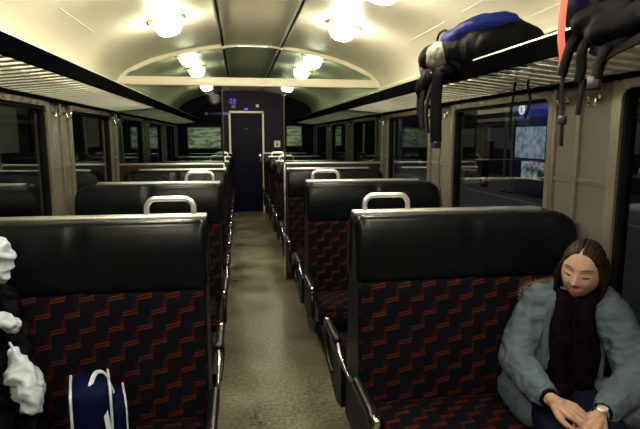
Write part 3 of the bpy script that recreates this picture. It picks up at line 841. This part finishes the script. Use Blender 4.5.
hand(bm, wrR + Vector((.002, -.02, 0)), (.62, -.72, -.26), (.15, .25, -1), -1, .55)
hand(bm, wrL + Vector((-.012, -.012, -.002)), (-.90, -.40, -.12), (.1, .2, -1), 1, .6)
body = skin('body', bm, SKIN, wo, .0032, None, 2, WL)
# --- features of the face
def strip(name, pts, r, m):
    b = new(); tube(b, [wl(p) for p in smooth_path(pts, 5)], r, 8); return obj(name, b, m, wo)
for sx in (-1, 1):
    pts = [face_pt(sx * X, Z, .0005) for X, Z in ((.014, .031), (.026, .037), (.040, .037), (.052, .030))]
    strip('eyebrow', pts, [.0010 + .0008 * math.sin(PI * i / 15) for i in range(16)], HAIR)
    pts = [face_pt(sx * X, Z, .0012) for X, Z in ((.018, .006), (.026, .0015), (.036, .001), (.047, .006))]
    strip('eyelash', pts, .0015, LASH)
    b = new(); P = [face_pt(sx * X, .0045, -.001) for X in (.021, .027, .033, .039, .044)]
    tube(b, [wl(p) for p in P], [.001, .0026, .003, .0026, .001], 8); obj('eye', b, mat('eye', (.02, .014, .010), .25) if 'eye' not in MATS else MATS['eye'], wo)
up_ = [face_pt(X, Z, .0015) for X, Z in ((-.029, -.044), (-.018, -.0485), (-.006, -.0495), (0, -.0505), (.006, -.0495), (.018, -.0485), (.029, -.044))]
lo_ = [face_pt(X, Z, .0010) for X, Z in ((-.028, -.045), (-.017, -.0600), (-.006, -.0645), (0, -.0650), (.006, -.0645), (.017, -.0600), (.028, -.045))]
lp = strip('lips', up_, [.0012 + .0016 * math.sin(PI * i / 30) for i in range(31)], LIP)
b = new(); tube(b, [wl(p) for p in smooth_path(lo_, 5)], [.0012 + .0026 * math.sin(PI * i / 30) for i in range(31)], 8); o_ = obj('lower_lip', b, LIP, lp)
b = new()
A = [face_pt(X, -.0500 - .000 * i, .0004) for i, X in enumerate((-.020, -.012, -.004, .004, .012, .020))]
B = [face_pt(X, Z, .0004) for X, Z in ((-.019, -.0530), (-.012, -.0585), (-.004, -.0610), (.004, -.0610), (.012, -.0585), (.019, -.0530))]
a = [b.verts.new(wl(p)) for p in A]; c_ = [b.verts.new(wl(p)) for p in B]
ex = HM @ Vector((0, .004, 0)); a2 = [b.verts.new(wl(p) + ex) for p in A]; c2 = [b.verts.new(wl(p) + ex) for p in B]
for i in range(5):
    for q in ((a[i], a[i + 1], c_[i + 1], c_[i]), (a2[i], c2[i], c2[i + 1], a2[i + 1]), (a[i], a2[i], a2[i + 1], a[i + 1]), (c_[i], c_[i + 1], c2[i + 1], c2[i])): b.faces.new(q)
obj('teeth', b, TEETH, wo)
# --- hair
bm = new()
def hair_def(d):
    x, y, z = d
    # hairline: front hair only above the forehead
    p = Vector((.083 * x, .100 * y + .012, .121 * z + .004))
    if z < 0: p.x *= 1 - .10 * z * z
    line = .70 - .30 * min(1, abs(x) * 1.5) ** 3
    if y < -.05 and z < line:
        t = min(1, (line - z) * 6) * min(1, (-y - .05) * 5)
        p *= (1 - .30 * t)
    p += p.normalized() * (-.006 * g(x + .05, .05) * (1 if z > .3 else 0))          # parting
    p += p.normalized() * .0010 * math.sin(42 * math.atan2(x, z + .3) + 3 * y)
    return p
gs = bmesh.ops.create_uvsphere(bm, u_segments=140, v_segments=90, radius=1)
for v in gs['verts']: v.co = wl(HC + HM @ hair_def(v.co.normalized()))
hair = obj('hair', bm, HAIR, wo)
random.seed(3)
for sx, n_ in ((-1, 9), (1, 9)):
    for i in range(n_):
        f_ = i / (n_ - 1)
        y0 = -.035 + .085 * f_
        st = Vector((sx * (.062 - .01 * (1 - f_)), y0 + .002, .045)); m1 = Vector((sx * (.083), y0 + .014, -.02)); m2 = Vector((sx * (.088 - .01 * f_), y0 + .028 + .01, -.085))
        e = Vector((sx * (.085 + random.uniform(-.008, .012)), y0 + .045, -.150 - random.uniform(0, .03)))
        if i < 2: e = Vector((sx * .086, y0 + .03, -.125)); m2 = Vector((sx * .084, y0 + .022, -.06))
        P = smooth_path([wl(HC + HM @ q) for q in (st, m1, m2, e)], 6)
        b = new(); tube(b, P, [.0135 * (1 - .6 * (k / (len(P) - 1)) ** 2) for k in range(len(P))], 10)
        lock = obj('hair_lock', b, HAIR, hair)
b = new(); ball(b, wl(HC + HM @ Vector((.079, .004, -.036))), .0035, 10); obj('earring', b, CHROME, wo)

# --- coat
bm = new()
ball(bm, (1.158, 1.875, .79), (.180, .128, .155), 28, m3=RZ); ball(bm, (1.145, 1.878, .66), (.175, .135, .17), 28, m3=RZ)
ball(bm, (1.115, 1.885, .535), (.195, .140, .105), 28, m3=Matrix.Rotation(math.radians(-18), 3, 'Z'))
ball(bm, (.970, 1.84, .500), (.085, .15, .085), 20); ball(bm, (.935, 1.77, .475), (.05, .12, .055), 20)
ball(bm, (1.235, 1.66, .535), (.08, .15, .075), 20)
chain(bm, [(*(shR + Vector((.03, 0, .0))), .078), (.990, 1.895, .755, .070), (*elR, .066), (.918, 1.73, .622, .060), (*(wrR + Vector((.002, .03, .002))), .052)], 20)
chain(bm, [(*(shL + Vector((-.02, 0, 0))), .078), (1.272, 1.67, .75, .071), (*(elL + Vector((0, 0, 0))), .068), (1.18, 1.575, .60, .060), (*(wrL + Vector((.035, .012, .006))), .050)], 20)
chain(bm, [(1.15, 1.88, .86, .075), (1.06, 1.91, .865, .07)], 16); chain(bm, [(1.16, 1.86, .865, .075), (1.25, 1.77, .865, .07)], 16)
# hood lying behind the neck
ball(bm, HC + RZ @ Vector((0, .085, -.115)), (.135, .060, .065), 20, m3=RZ)
def coat_fn(p):
    # folds: bands across the sleeves and puckers over the quilted body
    k = .0050 * nz(p, 10, 1) + .0040 * (1 - abs(nz(p, 18, 4)) * 4)
    k += .0026 * (1 - 3 * abs(nz((p.x * 9 + p.z * 6, p.y * 9, p.z * 42 - p.x * 14), 1, 6)))
    # the front opening: a shallow valley along the middle of her front
    q = p - Vector((1.150, 1.875, 0)); lat = q.dot(RT); fr = q.dot(FD)
    if fr > .03 and .47 < p.z < .93: k -= .022 * g(lat - .05, .065)
    return k
coat = skin('coat', bm, COAT, wo, .0060, coat_fn, 3, WL)
def front_pt(lat, z, out):
    """point on the front of the torso"""
    q = abs(lat) / .18
    dep = .128 * math.sqrt(max(.05, 1 - q * q)); 
    tz = max(-1, min(1, (z - .72) / .26)); dep *= math.sqrt(max(.15, 1 - .55 * abs(tz) ** 3))
    c = Vector((1.150, 1.875, 0)); p = c + RT * lat + FD * (dep + out); p.z = z; return wl(p)
# coat front edges (placket bands) with a zip line
for sx in (-1, 1):
    P = smooth_path([front_pt(.045 + sx * w_, z, .004) for z, w_ in ((.895, .070), (.84, .094), (.76, .100), (.68, .100), (.60, .100), (.53, .108))], 6)
    b = new(); tube(b, P, 1, 12, flat=(.011, .006), up=FD); pl = obj('coat_placket', b, COAT, coat)
b = new(); lathe(b, [(0, .005), (.006, .004), (.0065, 0)], wl((1.268 - .0, 1.60 - .076, .665)), 12, Matrix.Rotation(PI / 2, 3, 'X')); obj('snap_button', b, CHROME, coat)
# cuffs
for a_, b2 in ((wrR + Vector((.002, .045, .003)), wrR + Vector((.002, -.006, -.001))), (wrL + Vector((.050, .018, .008)), wrL + Vector((.004, -.002, .001)))):
    b = new(); P = [wl(a_.lerp(b2, i / 5)) for i in range(6)]; tube(b, P, [.046, .049, .048, .046, .043, .038], 20); obj('coat_cuff', b, COAT, coat)
    b = new(); P = [wl(a_.lerp(b2, t_)) for t_ in (.8, 1.0, 1.16)]; tube(b, P, [.036, .035, .032], 16); obj('sweater_cuff', b, DARKK, coat)
# fur on the hood edge
def fur(bm_, path, r, n, ln):
    random.seed(11)
    P = smooth_path(path, 8)
    tube(bm_, [wl(p) for p in P], [r * (.7 + .5 * math.sin(PI * i / (len(P) - 1))) for i in range(len(P))], 10)
    for i in range(n):
        c = random.choice(P); d = Vector((random.gauss(0, 1), random.gauss(0, 1), random.gauss(0, 1))).normalized()
        a = wl(c + d * r * .6); e = a + d * ln + Vector((random.gauss(0, .004), random.gauss(0, .004), random.gauss(0, .004)))
        s_ = d.orthogonal().normalized() * .0018; s2 = d.cross(s_.normalized()) * .0018
        v = [bm_.verts.new(a + s_), bm_.verts.new(a - s_ * .5 + s2), bm_.verts.new(a - s_ * .5 - s2), bm_.verts.new(e)]
        for f_ in ((0, 1, 3), (1, 2, 3), (2, 0, 3)): bm_.faces.new([v[q] for q in f_])
b = new(); N = Vector((1.165, 1.86, 0))
fur(b, [Vector((0, 0, z)) + N + RT * l_ + FD * f_ for l_, f_, z in ((-.165, .050, .855), (-.180, .015, .878), (-.165, -.035, .900), (-.09, -.085, .915), (0, -.10, .92), (.09, -.085, .915), (.150, -.03, .90), (.150, .03, .875), (.13, .065, .855))], .014, 2200, .020)
obj('hood_fur', b, FUR, coat)
# --- dark sweater front and scarf
b = new()
ball(b, Vector((1.150, 1.875, .80)) + RT * .050, (.118, .134, .140), 24, m3=RZ); ball(b, Vector((1.148, 1.872, .68)) + RT * .050, (.116, .144, .17), 24, m3=RZ); ball(b, (1.125, 1.855, .55), (.11, .15, .09), 24, m3=RZ)
skin('sweater', b, DARKK, wo, .006, lambda p: .003 * nz(p, 22, 2), 2, WL)
b = new()
ring = []
for i in range(17):
    a = 2 * PI * i / 16; ring.append(Vector((1.178, 1.835, .905)) + RT * .068 * math.cos(a) + FD * .070 * math.sin(a) + Vector((0, 0, -.018 * math.sin(a))))
for p, q in zip(ring, ring[1:]): chain(b, [(*p, .034), (*q, .034)], 14)
for l0_, l1_, rr in ((.000, .005, .044), (.078, .092, .044)):
    P = [(*(front_pt(l0_ + (l1_ - l0_) * i / 7, .885 - .052 * i, .004 + (.006 if i > 5 else 0)) + WL), rr - .012 + .010 * min(1, i / 3)) for i in range(8)]
    chain(b, P, 16)
skin('scarf', b, DARKK, wo, .0055, lambda p: .005 * nz(p, 30, 5) + .003 * math.sin(p.x * 160 + p.z * 30), 2, WL)
# --- jeans and boots
b = new()
for h_, k_, a_ in ((hipR, knR, anR), (hipL, knL, anL)):
    chain(b, [(*h_, .084), (*k_, .064)], 20); chain(b, [(*k_, .067), (*(k_.lerp(a_, .35) + Vector((0, .015, 0))), .062), (*(a_ + Vector((0, 0, .05))), .048)], 20)
ball(b, (1.13, 1.89, .53), (.162, .125, .098), 20, m3=Matrix.Rotation(math.radians(-22), 3, 'Z'))
skin('jeans', b, JEANS, wo, .007, lambda p: .004 * nz(p, 16, 3) , 2, WL)
for a_ in (anR, anL):
    b = new(); chain(b, [(a_.x, a_.y, .16, .050), (a_.x, a_.y + .01, .055, .050), (a_.x - .01, a_.y - .08, .050, .045), (a_.x - .02, a_.y - .15, .042, .038)], 16)
    for v in b.verts: v.co.z = max(v.co.z, .004)
    skin('boot', b, SHOE, wo, .006, None, 2, WL)
# --- wrist watch (worn, so it moves with her)
wd = (Vector((-.90, -.40, -.12))).normalized(); wc = wrL + wd * .020
b = new(); P = [];  pz = Vector((0, 0, 1)); pz = (pz - wd * pz.dot(wd)).normalized(); ps = wd.cross(pz)
for i in range(25): P.append(wl(wc + pz * .0255 * math.cos(2 * PI * i / 24) + ps * .029 * math.sin(2 * PI * i / 24)))
tube(b, P, 1, 8, flat=(.007, .0022), up=pz, cap=False); wt = obj('watch_strap', b, CHROME, wo)
b = new(); mm = Matrix((ps, wd, pz)).transposed(); lathe(b, [(.018, 0), (.018, .006), (.015, .008), (0, .008)], wl(wc + (pz * .9 - ps * .5).normalized() * .026), 20, mm); obj('watch_face', b, mat('watch_dial', (.75, .72, .62), .2, .6), wt)

# ------------------------------------------------------------------ luggage
BLUEF = mat('blue_nylon', (.008, .016, .11), .5, var=.2, scale=12, bump=.12, bscale=60, spec=.02)
NAVYF = mat('navy_nylon', (.0025, .003, .012), .55, var=.25, scale=12, bump=.12, bscale=60, spec=.02)
BLKF = mat('black_nylon', (.0030, .0030, .0034), .6, var=.3, scale=20, bump=.2, bscale=80, spec=.02)
OLIVE = mat('olive_nylon', (.07, .064, .040), .6, var=.25, scale=14, bump=.2, bscale=50)
REDS = mat('red_strap', (.36, .042, .018), .6, var=.06, scale=60)
WEBB = mat('webbing', (.004, .004, .004), .8, var=.3, scale=200, spec=.1)
def ribbon(name, pts, wd_, th, m, parent, L, up=(0, 1, 0), n=6):
    b = new(); tube(b, [p - L for p in smooth_path(pts, n)], 1, 10, flat=(wd_, th), up=up); return obj(name, b, m, parent)
L = Vector((1.08, 2.5, 1.83))
bp = thing('backpack', 'large blue and black hiking backpack lying on the right luggage rack, straps hanging down', 'backpack', L)
b = new()
for (x, y, z, rx, ry, rz) in ((1.09, 2.36, 1.945, .16, .20, .115), (1.08, 2.46, 1.965, .175, .22, .138), (1.06, 2.62, 1.965, .19, .24, .135), (1.02, 2.82, 1.945, .19, .18, .115)):
    ball(b, (x, y, z), (rx, ry, rz), 24)
skin('pack_body', b, BLKF, bp, .009, lambda p: .010 * nz(p, 7, 2) + .005 * nz(p, 22, 5), 3, L)
b = new(); ball(b, (1.03, 2.50, 2.045), (.13, .28, .068), 24); ball(b, (1.0, 2.62, 2.02), (.12, .16, .075), 20)
skin('blue_top_panel', b, BLUEF, bp, .009, lambda p: .010 * nz(p, 8, 9) + .004 * nz(p, 25, 3), 3, L)
b = new(); ball(b, (.925, 2.72, 1.955), (.085, .17, .085), 24); ball(b, (.93, 2.86, 1.92), (.09, .10, .085), 20)
skin('front_pocket', b, OLIVE, bp, .008, lambda p: .010 * nz(p, 10, 4) + .005 * nz(p, 30, 3), 3, L)
b = new(); ball(b, (.915, 2.66, 1.865), (.055, .10, .04), 16); ball(b, (.885, 2.78, 1.84), (.06, .10, .06), 16); ball(b, (.875, 2.86, 1.80), (.045, .05, .07), 16)
skin('harness_pad', b, BLKF, bp, .008, lambda p: .010 * nz(p, 20, 8), 2, L)
for i, pts in enumerate((
    [(.90, 2.60, 1.87), (.865, 2.62, 1.84), (.855, 2.62, 1.72), (.85, 2.60, 1.60), (.85, 2.59, 1.50)],
    [(.90, 2.80, 1.85), (.86, 2.82, 1.80), (.85, 2.82, 1.66), (.85, 2.80, 1.58)],
    [(.89, 2.70, 1.86), (.86, 2.70, 1.80), (.84, 2.72, 1.68), (.845, 2.70, 1.55)],
    [(.90, 2.88, 1.86), (.87, 2.90, 1.82), (.86, 2.90, 1.70), (.87, 2.88, 1.64)])):
    ribbon('shoulder_strap', pts, (.034, .020, .024, .018)[i], (.012, .006, .007, .006)[i], BLKF if i == 0 else WEBB, bp, L, up=(1, 0, 0))
b = new(); rbox(b, (0, 0, 0), (.03, .075, .035), .006, (1, 1, 1)); 
o_ = obj('strap_buckle', b, BLKPL, bp, loc=Vector((.85, 2.59, 1.49)) - L)
for i, pts in enumerate(([(.92, 2.52, 1.90), (.91, 2.72, 2.01), (.93, 2.88, 2.00)], [(.93, 2.50, 1.87), (.86, 2.66, 1.96), (.86, 2.80, 1.93)])):
    ribbon('compression_strap', pts, .010, .004, WEBB, bp, L, up=(1, 0, .3))
b = new(); tube(b, [Vector(p) - L for p in smooth_path([(.94, 2.66, 2.055), (.93, 2.72, 2.085), (.93, 2.80, 2.08), (.94, 2.86, 2.04)], 6)], .007, 8); obj('grab_loop', b, WEBB, bp)
for i, (x, y, z) in enumerate(((.89, 2.62, 1.875), (.885, 2.66, 1.86), (.875, 2.72, 1.865))):
    b = new(); rbox(b, (0, 0, 0), (.012, .028, .014), .004, (1, 1, 1)); o_ = obj('metal_buckle', b, CHROME, bp, loc=Vector((x - .015, y, z)) - L)
ribbon('loose_strap', [(1.20, 2.45, 1.84), (1.22, 2.50, 1.78), (1.22, 2.52, 1.66), (1.215, 2.51, 1.52)], .011, .003, WEBB, bp, L, up=(1, 0, 0))
ribbon('loose_strap', [(1.20, 2.30, 1.84), (1.21, 2.36, 1.78), (1.215, 2.34, 1.70), (1.21, 2.37, 1.62)], .010, .003, WEBB, bp, L, up=(1, 0, 0))

L = Vector((1.10, 1.55, 1.83))
bp = thing('backpack', 'dark navy backpack at the top right corner, its black harness hanging below the rack', 'backpack', L)
b = new()
for (x, y, z, rx, ry, rz) in ((1.09, 1.62, 1.965, .16, .20, .125), (1.08, 1.45, 1.975, .17, .22, .135), (1.07, 1.25, 1.96, .16, .18, .12)): ball(b, (x, y, z), (rx, ry, rz), 24)
skin('pack_body', b, NAVYF, bp, .009, lambda p: .010 * nz(p, 7, 3) + .005 * nz(p, 22, 6), 3, L)
b = new(); ball(b, (.94, 1.50, 1.885), (.06, .13, .05), 20); ball(b, (.91, 1.40, 1.84), (.045, .12, .05), 20); ball(b, (.93, 1.26, 1.86), (.05, .12, .05), 20)
skin('harness_pad', b, BLKF, bp, .008, lambda p: .012 * nz(p, 16, 8), 2, L)
ribbon('red_strap', [(.90, 1.62, 2.03), (.895, 1.625, 1.96), (.895, 1.63, 1.86), (.90, 1.62, 1.79), (.90, 1.625, 1.745)], .019, .003, REDS, bp, L, up=(1, 0, 0))
for i, (pts, w_, th_) in enumerate((
    ([(.93, 1.56, 1.88), (.905, 1.58, 1.83), (.90, 1.60, 1.78), (.90, 1.62, 1.73)], .020, .009),
    ([(.93, 1.50, 1.86), (.90, 1.52, 1.80), (.90, 1.52, 1.74), (.90, 1.53, 1.70)], .018, .008),
    ([(.92, 1.38, 1.84), (.90, 1.40, 1.79), (.905, 1.44, 1.75), (.90, 1.45, 1.70)], .022, .010),
    ([(.90, 1.60, 1.76), (.90, 1.615, 1.70), (.905, 1.61, 1.62), (.90, 1.60, 1.57), (.905, 1.605, 1.50)], .009, .003),
    ([(.905, 1.52, 1.72), (.90, 1.515, 1.66), (.905, 1.53, 1.60)], .010, .004),
    ([(.92, 1.30, 1.84), (.90, 1.36, 1.80), (.91, 1.46, 1.785), (.93, 1.52, 1.80)], .016, .006),
    ([(.93, 1.22, 1.83), (.90, 1.28, 1.79), (.90, 1.38, 1.77), (.905, 1.46, 1.745)], .014, .005))):
    ribbon('harness_strap', pts, w_, th_, BLKF if th_ > .007 else WEBB, bp, L, up=(1, 0, 0))
b = new(); rbox(b, (0, 0, 0), (.014, .035, .03), .005, (1, 1, 1)); obj('strap_buckle', b, BLKPL, bp, loc=Vector((.90, 1.60, 1.585)) - L)
b = new(); rbox(b, (0, 0, 0), (.02, .05, .045), .008, (1, 1, 1)); obj('strap_buckle', b, BLKPL, bp, loc=Vector((.90, 1.455, 1.69)) - L)

# ------------------------------------------------------------------ white and black jacket on the left bench
WHF = mat('white_nylon', (.40, .45, .52), .6, var=.25, scale=28, bump=.2, bscale=40)
L = Vector((-1.05, 1.88, .43))
jk = thing('winter_jacket', 'white and black winter jacket slumped against the left front bench at the picture edge', 'jacket', L)
def crump(p): return .014 * nz(p, 14, 2) + .012 * (.6 - 3 * abs(nz(p, 20, 6))) + .004 * nz(p, 60, 1)
b = new(); chain(b, [(-1.12, 1.96, 1.02, .07), (-1.10, 1.93, .80, .09), (-1.05, 1.88, .62, .10), (-1.05, 1.86, .50, .10)], 18); chain(b, [(-1.0, 1.96, .98, .035), (-.965, 1.93, .85, .04), (-.93, 1.88, .68, .05), (-.90, 1.84, .52, .055)], 16)
for v in b.verts: v.co.z = max(v.co.z, .445)
skin('black_body', b, BLKF, jk, .009, crump, 2, L)
b = new(); chain(b, [(-1.01, 1.93, 1.165, .034), (-.99, 1.925, 1.12, .044), (-1.0, 1.93, 1.05, .036)], 16)
skin('white_hood', b, WHF, jk, .008, crump, 2, L)
b = new(); chain(b, [(-.99, 1.885, .90, .028), (-.955, 1.885, .875, .030)], 14)
skin('white_pocket_flap', b, WHF, jk, .007, crump, 2, L)
b = new(); chain(b, [(-.935, 1.84, .785, .030), (-.905, 1.82, .715, .052), (-.88, 1.80, .645, .050)], 18)
skin('white_sleeve', b, WHF, jk, .008, crump, 2, L)
b = new(); chain(b, [(-.87, 1.76, .51, .025), (-.80, 1.73, .485, .022)], 14)
skin('white_cuff', b, WHF, jk, .007, crump, 2, L)
ribbon('drawcord', [(-.94, 1.82, .84), (-.915, 1.79, .82), (-.92, 1.78, .79)], .004, .003, WHF, jk, L)

# ------------------------------------------------------------------ blue bag with white piping
L = Vector((-.665, 1.80, .435))
bg = thing('shoulder_bag', 'dark blue bag with white piping and white straps standing on the left front bench', 'bag', L, rz=math.radians(16))
bgm = mat('bag_blue', (.0028, .004, .022), .6, var=.15, scale=30, bump=.15, bscale=150, spec=.02)
def pipe_rect(bm_, y, hw, z0, z1, r, R_=.03):
    pts = []
    for cx_, cz_, a0 in ((hw - R_, z1 - R_, 0), (-hw + R_, z1 - R_, 90), (-hw + R_, z0 + R_, 180), (hw - R_, z0 + R_, 270)):
        for k_ in range(5):
            a = math.radians(a0 + 90 * k_ / 4); pts.append((cx_ + R_ * math.cos(a), y, cz_ + R_ * math.sin(a)))
    pts.append(pts[0]); tube(bm_, pts, r, 8, cap=False)
b = new(); rbox(b, (-.02, 0, .13), (.125, .20, .255), .03, (4, 5, 6), lambda p: (p.x * (1 - .10 * (p.z + .13)), p.y, p.z + .01 * math.cos(p.y * 14))); obj('bag_body', b, bgm, bg)
b = new(); rbox(b, (.065, -.01, .105), (.06, .17, .19), .025, (2, 4, 4)); pk = obj('side_pocket', b, bgm, bg)
def pipe_yz(bm_, x, hy, z0, z1, r, R_=.03):
    tmp = []
    for cy_, cz_, a0 in ((hy - R_, z1 - R_, 0), (-hy + R_, z1 - R_, 90), (-hy + R_, z0 + R_, 180), (hy - R_, z0 + R_, 270)):
        for k_ in range(5):
            a = math.radians(a0 + 90 * k_ / 4); tmp.append((x, cy_ + R_ * math.cos(a), cz_ + R_ * math.sin(a)))
    tmp.append(tmp[0]); tube(bm_, tmp, r, 8, cap=False)
for x_, hy_, z1_ in ((.041, .098, .258), (-.080, .098, .258)):
    b = new(); pipe_yz(b, x_, hy_, .004, z1_, .0045); obj('piping', b, WHF, bg)
b = new(); pipe_yz(b, .088, .085, .01, .20, .004, .025); obj('piping', b, WHF, bg)
for pts in ([(.02, -.09, .20), (.03, -.108, .12), (.035, -.106, .04), (.05, -.10, .02)], [(-.02, -.05, .262), (.0, .0, .285), (.03, .03, .265), (.055, .01, .20), (.07, -.05, .14), (.085, -.098, .06)]):
    b = new(); tube(b, smooth_path(pts, 6), 1, 8, flat=(.008, .002), up=(0, 1, 0)); obj('carry_strap', b, WHF, bg)
b = new(); tube(b, smooth_path([(.05, -.10, .10), (.06, -.112, .08), (.075, -.11, .06), (.10, -.105, .05)], 5), .006, 8); obj('strap_knot', b, WHF, bg)
